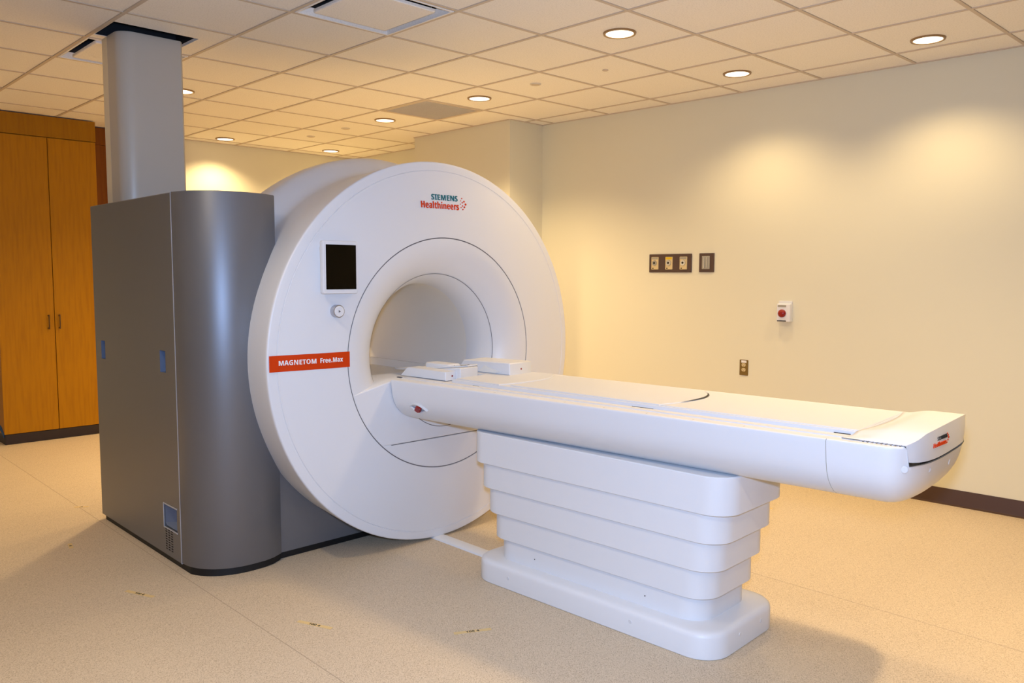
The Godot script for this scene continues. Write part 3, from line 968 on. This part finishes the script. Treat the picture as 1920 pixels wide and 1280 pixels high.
func patient_table() -> void:
	var t := thing("patient_table", "long white patient table docked to the scanner on a stepped pedestal", "table", Vector3.ZERO)
	var F := table_frame()
	# hull: stacked outlines that draw in towards the keel
	var mb := MB.new()
	var rows := []
	var prof := [[0.30, 0.688], [0.24, 0.688], [0.165, 0.691], [0.12, 0.703], [0.088, 0.718], [0.058, 0.741], [0.034, 0.768], [0.018, 0.797], [0.009, 0.830], [0.004, 0.865], [0.001, 0.890], [0.0, 0.900], [0.0008, 0.9038], [0.003, 0.9068], [0.007, TOP]]
	for p in prof:
		var o := outline(0.372 - p[0], REACH - p[0] * 0.62, 0.06)
		var row := PackedVector3Array()
		for q in o:
			row.append(F * Vector3(q.x, minf(p[1], 0.845) if (q.x > 2.44 and absf(q.y) < 0.322) else p[1], q.y))
		rows.append(row)
	mb.sheet(rows, F * Vector3(1.3, 0.82, 0), true, true)
	var lid := outline(0.365, REACH - 0.0043, 0.06)
	for k in lid.size():
		if absf(lid[k].y) < 0.318 and lid[k].x > 2.35:
			lid[k].x = 2.42
	var tris := Geometry2D.triangulate_polygon(lid)
	for q in range(0, tris.size(), 3):
		mb.tri(F * Vector3(lid[tris[q]].x, TOP, lid[tris[q]].y), F * Vector3(lid[tris[q + 1]].x, TOP, lid[tris[q + 1]].y), F * Vector3(lid[tris[q + 2]].x, TOP, lid[tris[q + 2]].y), Vector3.UP, Vector3.UP, Vector3.UP)
	obj("hull", mb, M.shell, t)
	# joint in the hull near the foot
	mb = MB.new()
	for k in range(3, prof.size() - 1):
		var p = prof[k]
		var q = prof[k + 1]
		mb.quad(F * Vector3(2.247, p[1], 0.3722 - p[0]), F * Vector3(2.249, p[1], 0.3722 - p[0]), F * Vector3(2.249, q[1], 0.3722 - q[0]), F * Vector3(2.247, q[1], 0.3722 - q[0]), F.basis.z, F.basis.z, F.basis.z, F.basis.z)
	obj("hull_joint", mb, M.plate_grey, t)
	# rails along both long edges and the sliding top between them
	var flat := F * Transform3D(Basis(Vector3.RIGHT, Vector3.BACK, Vector3.UP), Vector3.ZERO)
	for s in [1.0, -1.0]:
		mb = MB.new()
		mb.prism(PackedVector2Array([Vector2(0.06, s * 0.300), Vector2(2.30, s * 0.312), Vector2(2.30, s * 0.264), Vector2(0.5, s * 0.262), Vector2(0.06, s * 0.246)]), [Vector2(0, TOP - 0.004), Vector2(0, TOP + 0.002), Vector2(0.001, TOP + 0.0035)], flat)
		obj("side_rail", mb, M.shell_matt, t)
	# tabletop: shallow trough whose edges stand a finger's height over the rails
	mb = MB.new()
	mb.prism(PackedVector2Array([Vector2(0.09, -0.245), Vector2(2.32, -0.262), Vector2(2.32, 0.262), Vector2(0.37, 0.247), Vector2(0.37, 0.02), Vector2(0.09, 0.02)]), [Vector2(0, TOP - 0.002), Vector2(0.003, TOP + 0.012), Vector2(0.006, TOP + 0.015)], flat)
	obj("table_board", mb, M.shell_matt, t)
	# two mats with rounded ends
	for w in [[0.10, 0.715, 0.10], [0.735, 1.585, 0.13]]:
		mb = MB.new()
		var mat := PackedVector2Array()
		mat.append(Vector2(w[0], -0.222))
		for k in 15:
			var a := lerpf(-1.0, 1.0, k / 14.0)
			mat.append(Vector2(w[1] - w[2] * pow(absf(a), 2.2) * (0.9 if a < 0.0 else 0.35), a * 0.240))
		if w[0] < 0.5:
			mat.append(Vector2(0.38, 0.222))
			mat.append(Vector2(0.38, 0.015))
			mat.append(Vector2(0.10, 0.015))
		else:
			mat.append(Vector2(w[0], 0.222))
		mb.prism(mat, [Vector2(0, TOP + 0.012), Vector2(0, TOP + 0.0185), Vector2(0.003, TOP + 0.021)], flat)
		obj("mat", mb, M.shell_matt, t)
	mb = MB.new()
	var foot_mat := PackedVector2Array()
	for k in 15:
		var a := lerpf(-1.0, 1.0, k / 14.0)
		foot_mat.append(Vector2(1.592 - 0.13 * pow(absf(a), 2.2) * (0.9 if a < 0.0 else 0.35), a * 0.240))
	foot_mat.append(Vector2(2.31, 0.246))
	foot_mat.append(Vector2(2.31, -0.246))
	mb.prism(foot_mat, [Vector2(0, TOP + 0.012), Vector2(0, TOP + 0.0165), Vector2(0.003, TOP + 0.019)], flat)
	obj("mat", mb, M.shell_matt, t)
	# dark slits where the boards part
	mb = MB.new()
	for k in 12:
		var a0 := lerpf(-0.72, 0.55, k / 12.0)
		var a1 := lerpf(-0.72, 0.55, (k + 1) / 12.0)
		var f := func(a: float) -> float: return 1.5885 - 0.13 * pow(absf(a), 2.2) * (0.9 if a < 0.0 else 0.35)
		var wd0 := 0.006 * sin(PI * k / 12.0) + 0.001
		var wd1 := 0.006 * sin(PI * (k + 1) / 12.0) + 0.001
		mb.flat(F * Vector3(f.call(a0) - wd0, TOP + 0.0214, a0 * 0.240), F * Vector3(f.call(a0) + wd0, TOP + 0.0214, a0 * 0.240), F * Vector3(f.call(a1) + wd1, TOP + 0.0214, a1 * 0.240), F * Vector3(f.call(a1) - wd1, TOP + 0.0214, a1 * 0.240), Vector3.UP)
	obj("mat_gap", mb, M.dark, t)
	mb = MB.new()
	for s in [[0.535, 0.575, 0.0025], [1.43, 1.53, 0.003], [2.235, 2.29, 0.004]]:
		mb = MB.new()
		mb.box(Vector3(s[0], TOP, 0.2645), Vector3(s[1], TOP + 0.002 + s[2], 0.2665), 0.0, F)
		obj("rail_slot", mb, M.dark, t)
	# foot cap: a crowned block with a scooped inner edge; its end face is flush with the hull
	mb = MB.new()
	rows = []
	var W := 0.335
	var crown := func(a: float) -> float: return 1.0 - pow(absf(a), 3.2)
	var end_s := func(a: float) -> float: return end_of(W * a, 0.372, REACH)
	for i in range(-1, 15):
		var row := PackedVector3Array()
		for j in range(-1, 34):
			var a := clampf(-1.0 + 2.0 * j / 32.0, -1.0, 1.0)
			var s0 := 2.285 + 0.045 * (1.0 - pow(absf(a), 2.0))
			var u := maxf(i, 0) / 14.0
			var s: float = lerpf(s0, end_s.call(a), u)
			var rise := smoothstep(0.0, 0.5, u)
			var low := lerpf(0.018, 0.005, smoothstep(0.72, 0.86, absf(a)))
			var y: float = TOP + low + (0.044 - low) * crown.call(a) * rise
			if i < 0 or j < 0 or j > 32:
				y = TOP - 0.002
			row.append(F * Vector3(s, y, W * a))
		rows.append(row)
	mb.sheet(rows, Vector3.UP)
	var last: PackedVector3Array = rows[15]
	var face_rows := []
	for k in 6:
		var row := PackedVector3Array()
		for j in 35:
			var a := clampf(-1.0 + 2.0 * (j - 1) / 32.0, -1.0, 1.0)
			var bottom := 0.852 + 0.006 * pow(absf(a), 8.0)
			var p: Vector3 = last[clampi(j, 1, 33)]
			var q := F * Vector3(end_s.call(a) + 0.002 * sin(PI * k / 5.0), 0, W * a * (1.0 - 0.04 * k / 5.0))
			row.append(Vector3(q.x, lerpf(p.y, bottom, k / 5.0), q.z))
		face_rows.append(row)
	mb.sheet(face_rows, F.basis.x)
	var under := []
	for k in 2:
		var row := PackedVector3Array()
		for j in 35:
			var p: Vector3 = face_rows[5][j]
			row.append(p - F.basis.x * 0.06 * k)
		under.append(row)
	mb.sheet(under, Vector3.DOWN)
	var cap := obj("foot_cap", mb, M.shell, t)
	# dark slot under the cap
	mb = MB.new()
	rows = []
	for k in 3:
		var row := PackedVector3Array()
		for j in 33:
			var a := -0.93 + 1.75 * j / 32.0
			row.append(F * Vector3(end_s.call(a) - 0.004 - 0.02 * maxf(k - 1, 0), 0.840 + 0.013 * mini(k, 1), W * 0.97 * a))
		rows.append(row)
	mb.sheet(rows, F.basis.x)
	obj("cap_slot", mb, M.dark, t)
	# mark on the cap's end face
	var nz := (F.basis * Vector3(1, 0, 0.08)).normalized()
	var bx := Vector3.UP.cross(nz)
	var fp := func(tt: float, y: float) -> Vector3: return F * Vector3(end_s.call(tt / W) + 0.002, y, tt)
	lettering("cap_lettering", "SIEMENS", 0.092, 0.0125, 0.003, M.ink, cap, Transform3D(Basis(bx, Vector3.UP, nz), fp.call(0.118, 0.915)))
	lettering("cap_lettering", "Healthineers", 0.118, 0.016, 0.003, M.orange, cap, Transform3D(Basis(bx, Vector3.UP, nz), fp.call(0.138, 0.897)), false)
	mb = MB.new()
	for q in [[0.046, 0.905, 0.004], [0.053, 0.913, 0.003], [0.053, 0.897, 0.003], [0.061, 0.920, 0.0022], [0.061, 0.890, 0.0022]]:
		mb.prism(MB.disc(Vector2.ZERO, q[2], 10), [Vector2(0, -0.003), Vector2(0, 0.002)], Transform3D(Basis(bx, Vector3.UP, nz), fp.call(q[0], q[1])))
	obj("cap_dots", mb, M.orange, cap)
	# screw caps below the slot
	for q in [[0.330, 0.836], [0.195, 0.818], [-0.035, 0.806]]:
		mb = MB.new()
		var a: float = q[0] / 0.36
		var k := (F.basis * Vector3(1, -0.1, 0.5 * a + 1.1 * pow(a, 5.0) * 3.0)).normalized()
		var b1 := Vector3.UP.cross(k).normalized()
		mb.prism(MB.disc(Vector2.ZERO, 0.012, 20), [Vector2(0, -0.02), Vector2(0, 0.001), Vector2(0.003, 0.003)], Transform3D(Basis(b1, k.cross(b1), k), hull_at(F, q[0], q[1])))
		obj("screw_cap", mb, M.shell_matt, t)
	# emergency release in an eye-shaped recess
	var rel := Node3D.new()
	rel.name = "release_handle"
	t.add_child(rel, true)
	var side := F * Transform3D(Basis(Vector3.RIGHT, Vector3(0, 0.892, 0.452), Vector3(0, -0.452, 0.892)), Vector3(0.245, 0.780, 0.3515))
	mb = MB.new()
	var eye := PackedVector2Array()
	for k in 13:
		var a := lerpf(-1.0, 1.0, k / 12.0)
		eye.append(Vector2(0.062 * a, -0.026 * (1.0 - a * a) - 0.008 * a))
	for k in range(1, 12):
		var a := lerpf(1.0, -1.0, k / 12.0)
		eye.append(Vector2(0.062 * a, 0.026 * (1.0 - a * a) - 0.008 * a))
	mb.prism(eye, [Vector2(0, -0.02), Vector2(0, 0.005), Vector2(0.0015, 0.0065), Vector2(0.004, 0.0065), Vector2(0.010, 0.0005)], side)
	obj("recess_bezel", mb, M.shell_matt, rel)
	mb = MB.new()
	mb.prism(PackedVector2Array([Vector2(-0.022, -0.010), Vector2(-0.004, -0.021), Vector2(0.010, -0.018), Vector2(0.026, 0.004), Vector2(0.022, 0.010), Vector2(0.006, 0.021), Vector2(-0.002, 0.018), Vector2(-0.021, -0.002)]), [Vector2(0, 0.0), Vector2(0, 0.010), Vector2(0.003, 0.014)], side)
	obj("release_grip", mb, M.red, rel).set_meta("label", "dark red grip")
	# scale marks along the near rail
	mb = MB.new()
	for k in 8:
		mb.box(Vector3(0.55 + 0.2 * k, TOP + 0.0001, 0.338), Vector3(0.5508 + 0.2 * k, TOP + 0.0004, 0.352), 0.0, F)
	obj("scale_marks", mb, M.plate_grey, t).set_meta("kind", "stuff")
	# latch near the scanner
	mb = MB.new()
	mb.prism(MB.rrect(0.015, 0.285, 0.055, 0.297, 0.006, 4), [Vector2(0, TOP), Vector2(0, TOP + 0.0035), Vector2(0.001, TOP + 0.0045)], flat)
	obj("latch", mb, M.seam, t)
	# pedestal: base plate and five telescoping tiers
	var P := Transform3D(Basis(Vector3.UP, deg_to_rad(2.0)), Vector3(2.84, 0, 2.392))
	var pf := P * Transform3D(Basis(Vector3.RIGHT, Vector3.BACK, Vector3.UP), Vector3.ZERO)
	mb = MB.new()
	mb.prism(MB.rrect(-0.645, -0.272, 0.652, 0.272, 0.118, 8), [Vector2(0.003, 0.0), Vector2(0, 0.003), Vector2(0, 0.082), Vector2(0.004, 0.094), Vector2(0.014, 0.102), Vector2(0.03, 0.105), Vector2(0.065, 0.1055)], pf)
	obj("pedestal_base", mb, M.shell, t)
	var tiers := [[0.100, 0.205, -0.557, 0.556, 0.200], [0.200, 0.325, -0.592, 0.586, 0.213], [0.318, 0.443, -0.624, 0.617, 0.226], [0.436, 0.562, -0.655, 0.647, 0.239], [0.553, 0.700, -0.688, 0.682, 0.252]]
	for k in tiers.size():
		var q = tiers[k]
		mb = MB.new()
		mb.prism(MB.rrect(q[2], -q[4], q[3], q[4], 0.105, 8), [Vector2(0.004, q[0]), Vector2(0.0, q[0] + 0.003), Vector2(0, q[1] - 0.004), Vector2(0.004, q[1])], pf)
		obj("pedestal_tier", mb, M.shell, t)
	for q in [[-0.40, 0.055], [0.28, 0.060]]:
		mb = MB.new()
		mb.prism(MB.disc(Vector2(q[0], q[1]), 0.009, 16), [Vector2(0, 0.2715), Vector2(0.002, 0.2735)], P)
		obj("base_plug", mb, M.shell_matt, t)
	for q in [[0.10, 0.060], [-0.07, 0.060]]:
		mb = MB.new()
		mb.prism(MB.disc(Vector2(q[0], q[1]), 0.009, 16), [Vector2(0, 0.6515), Vector2(0.002, 0.6535)], P * Transform3D(Basis(Vector3.FORWARD, Vector3.UP, Vector3.RIGHT), Vector3.ZERO))
		obj("base_plug", mb, M.shell_matt, t)
	for q in [[-0.30, 0.150], [0.30, 0.150]]:
		mb = MB.new()
		mb.prism(MB.disc(Vector2(q[0], q[1]), 0.0028, 10), [Vector2(0, 0.199), Vector2(0, 0.2008)], P)
		obj("tier_pin", mb, M.ink, t)

func end_of(tt: float, w: float, reach: float) -> float:
	var cosa := pow(clampf(absf(tt) / w, 0.0, 1.0), 1.6)
	return FOOT + reach * pow(sqrt(maxf(0.0, 1.0 - cosa * cosa)), 0.625)

# A point of the hull's foot at offset tt across and height y.
func hull_at(F: Transform3D, tt: float, y: float) -> Vector3:
	var inset := 0.018 if y < 0.82 else 0.006
	var w := 0.372 - inset
	var c := clampf(absf(tt) / w, 0.0, 1.0)
	var cosa := pow(c, 1.6)
	var sina := sqrt(maxf(0.0, 1.0 - cosa * cosa))
	return F * Vector3(FOOT + (REACH - inset * 0.62) * pow(sina, 0.625), y, tt)

# ---------------------------------------------------------------- coil supports lying on the table
func coils() -> void:
	var F := table_frame()
	var flat := F * Transform3D(Basis(Vector3.RIGHT, Vector3.BACK, Vector3.UP), Vector3.ZERO)
	var y := TOP + 0.0036
	var t := thing("head_coil_support", "white head coil base with a thin pointed paddle, at the bore mouth", "coil", Vector3.ZERO)
	var mb := MB.new()
	# low block: left end raked back
	var xz := F * Transform3D(Basis.IDENTITY, Vector3.ZERO)
	mb.prism(PackedVector2Array([Vector2(-0.02, y), Vector2(0.322, y), Vector2(0.322, y + 0.044), Vector2(0.05, y + 0.048), Vector2(0.035, y + 0.046)]), [Vector2(0.003, 0.165), Vector2(0, 0.168), Vector2(0, 0.238), Vector2(0.003, 0.241)], xz)
	obj("connector_block", mb, M.shell, t)
	mb = MB.new()
	mb.prism(PackedVector2Array([Vector2(0.04, y), Vector2(0.352, y), Vector2(0.352, y + 0.056), Vector2(0.346, y + 0.060), Vector2(0.10, y + 0.036)]), [Vector2(0.003, 0.040), Vector2(0, 0.044), Vector2(0, 0.165), Vector2(0.003, 0.168)], xz)
	obj("coil_body", mb, M.shell, t)
	mb = MB.new()
	mb.prism(PackedVector2Array([Vector2(-0.20, 0.125), Vector2(-0.195, 0.112), Vector2(0.05, 0.030), Vector2(0.34, 0.030), Vector2(0.348, 0.045), Vector2(0.34, 0.10), Vector2(0.20, 0.165), Vector2(-0.10, 0.165)]), [Vector2(0.002, 0.0), Vector2(0, 0.002), Vector2(0, 0.006), Vector2(0.002, 0.008)], F * Transform3D(Basis(Vector3(0.995, 0.0995, 0), Vector3.BACK, Vector3(-0.0995, 0.995, 0)), Vector3(0, y + 0.027, 0)))
	obj("paddle", mb, M.shell_matt, t)
	mb = MB.new()
	mb.prism(MB.rrect(0.06, 0.055, 0.24, 0.14, 0.012, 4), [Vector2(0, y + 0.03), Vector2(0, y + 0.062), Vector2(0.004, y + 0.066)], flat)
	obj("raised_pad", mb, M.shell, t)
	mb = MB.new()
	mb.box(Vector3(0.325, y + 0.0672, 0.075), Vector3(0.329, y + 0.0685, 0.14), 0.0, F)
	mb.box(Vector3(0.315, y + 0.0672, 0.075), Vector3(0.329, y + 0.0685, 0.079), 0.0, F)
	obj("latch_slit", mb, M.ink, t)
	mb = MB.new()
	var endx := F * Transform3D(Basis(Vector3.FORWARD, Vector3.UP, Vector3.RIGHT), Vector3.ZERO)
	mb.prism(MB.disc(Vector2(-0.195, y + 0.021), 0.0055, 14), [Vector2(0, 0.318), Vector2(0.001, 0.3235)], endx)
	obj("red_socket", mb, M.red, t)
	mb = MB.new()
	mb.prism(MB.disc(Vector2(-0.10, y + 0.057), 0.004, 12), [Vector2(0, 0.236), Vector2(0, 0.2415)], endx)
	obj("dark_socket", mb, M.ink, t)
	# far block
	y = TOP + 0.0212
	var k := thing("coil_connector_block", "plain white coil connector block on the table's far side beside the pointed head coil base", "coil", Vector3.ZERO)
	mb = MB.new()
	mb.prism(PackedVector2Array([Vector2(0.12, y), Vector2(0.500, y), Vector2(0.500, y + 0.056), Vector2(0.494, y + 0.061), Vector2(0.17, y + 0.056)]), [Vector2(0.004, -0.210), Vector2(0, -0.205), Vector2(0, -0.040), Vector2(0.004, -0.036)], xz)
	obj("block_body", mb, M.shell, k)
	mb = MB.new()
	mb.prism(PackedVector2Array([Vector2(0.28, y + 0.002), Vector2(0.40, y + 0.002), Vector2(0.44, y + 0.014), Vector2(0.32, y + 0.040)]), [Vector2(0, -0.038), Vector2(0.003, -0.033)], xz)
	obj("cable_guide", mb, M.liner, k)
	mb = MB.new()
	mb.prism(MB.disc(Vector2(0.125, y + 0.026), 0.0055, 14), [Vector2(0, 0.496), Vector2(0.001, 0.5015)], endx)
	obj("red_socket", mb, M.red, k)

# ---------------------------------------------------------------- things on the right wall
func wall_fittings() -> void:
	var th := atan(0.039)
	var place := func(x: float, y: float) -> Transform3D: return Transform3D(Basis(Vector3.UP, th), Vector3(x, y, wall_z(x)))
	var t := thing("gas_outlet_panel", "wide dark brown wall panel with three medical gas outlets", "outlet panel")
	t.transform = place.call(1.299, 1.530)
	var mb := MB.new()
	mb.prism(MB.rrect(-0.194, -0.072, 0.194, 0.072, 0.004, 2), [Vector2(0, -0.002), Vector2(0, 0.008), Vector2(0.003, 0.011)])

	obj("panel_plate", mb, M.plate, t)
	for k in 3:
		var x := -0.136 + 0.131 * k
		mb = MB.new()
		mb.prism(MB.rrect(x - 0.033, -0.050, x + 0.033, 0.050, 0.003, 2), [Vector2(0, 0.010), Vector2(0, 0.015), Vector2(0.002, 0.017)])
		var o := obj("gas_outlet", mb, M.cream, t)
		mb = MB.new()
		mb.prism(MB.disc(Vector2(x - 0.002, 0.002), 0.023, 24), [Vector2(0, 0.016), Vector2(0.002, 0.022)])
		obj("outlet_ring", mb, M.chrome, o)
		mb = MB.new()
		mb.prism(MB.disc(Vector2(x - 0.003, 0.002), 0.009, 16), [Vector2(0, 0.022), Vector2(0, 0.0228)])
		obj("outlet_port", mb, M.dark, o)
		mb = MB.new()
		mb.box(Vector3(x - 0.029, 0.030, 0.0165), Vector3(x + 0.029, 0.047, 0.0178))
		obj("gas_label", mb, M.yellow if k == 1 else M.plate_grey, o)
		mb = MB.new()
		mb.box(Vector3(x - 0.022, -0.044, 0.0165), Vector3(x - 0.010, -0.036, 0.0178))
		obj("port_index", mb, M.ink, o)
	t = thing("slide_bracket", "small dark brown wall plate with a grey vertical slide, beside the gas outlets", "wall plate")
	t.transform = place.call(1.624, 1.532)
	mb = MB.new()
	mb.prism(MB.rrect(-0.063, -0.072, 0.063, 0.072, 0.004, 2), [Vector2(0, -0.002), Vector2(0, 0.008), Vector2(0.003, 0.011)])
	obj("plate", mb, M.plate, t)
	mb = MB.new()
	mb.prism(MB.rrect(-0.036, -0.050, 0.030, 0.050, 0.003, 2), [Vector2(0, 0.010), Vector2(0, 0.014), Vector2(0.002, 0.016)])
	obj("slide_body", mb, M.plate_grey, t)
	mb = MB.new()
	mb.box(Vector3(-0.018, -0.042, 0.015), Vector3(-0.012, 0.042, 0.021), 0.001)
	mb.box(Vector3(0.006, -0.042, 0.015), Vector3(0.012, 0.042, 0.021), 0.001)
	obj("slide_rail", mb, M.chrome, t)
	t = thing("emergency_stop", "white wall box with a red emergency push button", "push button")
	t.transform = place.call(2.264, 1.182)
	mb = MB.new()
	mb.prism(MB.rrect(-0.050, -0.074, 0.050, 0.055, 0.006, 3), [Vector2(0, -0.002), Vector2(0, 0.036), Vector2(0.004, 0.040)])
	obj("button_box", mb, M.shell, t)
	mb = MB.new()
	mb.prism(MB.rrect(-0.050, 0.050, 0.050, 0.074, 0.004, 3), [Vector2(0, -0.002), Vector2(0, 0.010), Vector2(0.002, 0.012)])
	obj("mounting_tab", mb, M.shell_matt, t)
	mb = MB.new()
	mb.prism(MB.disc(Vector2(-0.008, -0.014), 0.028, 28), [Vector2(0, 0.039), Vector2(0, 0.051), Vector2(0.006, 0.059), Vector2(0.016, 0.062)])
	obj("red_button", mb, M.red, t).set_meta("label", "red mushroom button")
	mb = MB.new()
	mb.box(Vector3(-0.042, 0.030, 0.0395), Vector3(0.020, 0.044, 0.0408))
	obj("instruction_label", mb, M.plate_grey, t)
	mb = MB.new()
	mb.box(Vector3(-0.045, -0.071, 0.0395), Vector3(0.022, -0.064, 0.0408))
	obj("warning_strip", mb, M.ink, t)
	t = thing("power_outlet", "small brass duplex power outlet low on the right wall", "power outlet")
	t.transform = place.call(1.953, 0.753)
	mb = MB.new()
	mb.prism(MB.rrect(-0.034, -0.058, 0.034, 0.058, 0.004, 2), [Vector2(0, -0.002), Vector2(0, 0.004), Vector2(0.002, 0.006)])
	obj("cover_plate", mb, M.brass, t)
	for s in [0.020, -0.016]:
		mb = MB.new()
		mb.prism(MB.rrect(-0.016, s - 0.013, 0.016, s + 0.013, 0.010, 4), [Vector2(0, 0.005), Vector2(0.001, 0.009)])
		var o := obj("socket", mb, M.cream, t)
		mb = MB.new()
		for q in [-0.006, 0.006]:
			mb.box(Vector3(q - 0.001, s - 0.002, 0.0088), Vector3(q + 0.001, s + 0.007, 0.0094))
		mb.prism(MB.disc(Vector2(0, s - 0.007), 0.0025, 10), [Vector2(0, 0.0088), Vector2(0, 0.0094)])
		obj("socket_slots", mb, M.ink, o)
	mb = MB.new()
	mb.box(Vector3(-0.020, 0.037, 0.0055), Vector3(0.022, 0.054, 0.0066))
	obj("circuit_label", mb, M.shell, t)

# ---------------------------------------------------------------- wood casework
func casework() -> void:
	var X := -2.70
	var t := thing("wood_cabinet", "tall honey wood storage cabinet with two doors left of the scanner", "cabinet", Vector3.ZERO)
	var mb := MB.new()
	mb.box(Vector3(-3.098, 0.085, 2.765), Vector3(X - 0.022, 2.755, 3.560))
	obj("carcass", mb, M.wood, t)
	mb = MB.new()
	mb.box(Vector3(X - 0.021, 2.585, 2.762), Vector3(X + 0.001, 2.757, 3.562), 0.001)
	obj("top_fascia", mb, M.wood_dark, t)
	mb = MB.new()
	mb.box(Vector3(-3.098, 0.0, 2.765), Vector3(X - 0.004, 0.084, 3.556))
	obj("toe_kick", mb, M.toe, t)
	for k in 2:
		mb = MB.new()
		var z0 := 3.1495 if k == 0 else 2.766
		var z1 := 3.562 if k == 0 else 3.1445
		mb.box(Vector3(X - 0.020, 0.088, z0), Vector3(X, 2.578, z1), 0.0015)
		var d := obj("door", mb, M.wood, t)
		mb = MB.new()
		var hz := 3.196 if k == 0 else 3.112
		for s in [0.962, 1.070]:
			mb.box(Vector3(X - 0.002, s, hz - 0.005), Vector3(X + 0.028, s + 0.010, hz + 0.005), 0.002)
		mb.box(Vector3(X + 0.022, 0.958, hz - 0.005), Vector3(X + 0.031, 1.084, hz + 0.005), 0.003)
		obj("pull_handle", mb, M.bronze, d)
	# a second run set back behind the tower
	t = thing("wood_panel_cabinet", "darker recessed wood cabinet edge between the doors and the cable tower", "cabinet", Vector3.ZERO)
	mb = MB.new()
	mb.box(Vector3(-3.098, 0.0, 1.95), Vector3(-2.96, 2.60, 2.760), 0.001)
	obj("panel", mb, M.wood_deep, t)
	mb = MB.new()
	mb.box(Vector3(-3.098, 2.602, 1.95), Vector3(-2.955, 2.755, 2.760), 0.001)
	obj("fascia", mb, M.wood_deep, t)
	# blue tape at the foot of the cabinet's left edge
	mb = MB.new()
	mb.prism(PackedVector2Array([Vector2(-2.86, 0.155), Vector2(-2.80, 0.145), Vector2(-2.735, 0.105), Vector2(-2.715, 0.098), Vector2(-2.715, 0.062), Vector2(-2.74, 0.060), Vector2(-2.77, 0.080), Vector2(-2.84, 0.105), Vector2(-2.90, 0.11)]), [Vector2(0, 3.5605), Vector2(0, 3.5630)])
	tag(obj("blue_tape", mb, M.blue_tape), "scrap of blue painter's tape at the bottom left corner of the wood cabinet", "tape")

# ---------------------------------------------------------------- things on the floor
func floor_bits() -> void:
	var mb := MB.new()
	mb.prism(PackedVector2Array([Vector2(2.395, 0.0), Vector2(2.475, 0.0), Vector2(2.471, 0.008), Vector2(2.463, 0.011), Vector2(2.407, 0.011), Vector2(2.399, 0.008)]), [Vector2(0, -1.25), Vector2(0, -2.19)], Transform3D(Basis(Vector3.BACK, Vector3.UP, Vector3.LEFT), Vector3.ZERO))
	tag(obj("cable_channel", mb, M.shell), "low white floor cable channel between scanner and table pedestal", "cable channel")
	var tapes := [
		[886.0, 2.662, 3.079, 0.155, 62.0, true, "cream floor tape strip marked 100 nearest the table pedestal"],
		[590.0, 2.167, 3.508, 0.17, 22.0, true, "cream floor tape strip marked in ink in the middle of the near floor"],
		[262.0, 1.336, 3.908, 0.17, 22.0, true, "cream floor tape strip marked in ink in front of the electronics cabinet"],
		[132.0, 0.416, 3.935, 0.09, -10.0, false, "small scrap of marked floor tape left of the electronics cabinet, nearer one"],
		[153.0, -0.322, 3.666, 0.08, 55.0, false, "small scrap of marked floor tape left of the electronics cabinet, farther one"],
		[1704.0, 2.60, 0.60, 0.10, 0.0, false, "small scrap of floor tape by the right wall beyond the table foot"],
	]
	for q in tapes:
		var t := thing("floor_tape", q[6], "tape", Vector3(q[1], 0.0, q[2]), "floor tape marks")
		t.rotation.y = deg_to_rad(q[4])
		mb = MB.new()
		mb.box(Vector3(-q[3] / 2.0, 0, -0.010), Vector3(q[3] / 2.0, 0.0008, 0.010))
		obj("tape_strip", mb, M.tape, t)
		lettering("ink_mark", "100 4" if q[5] else "4", 0.055 if q[5] else 0.018, 0.014, 0.0006, M.ink, t, Transform3D(Basis(Vector3.RIGHT, Vector3.FORWARD, Vector3.UP), Vector3(0, 0.001, 0)))
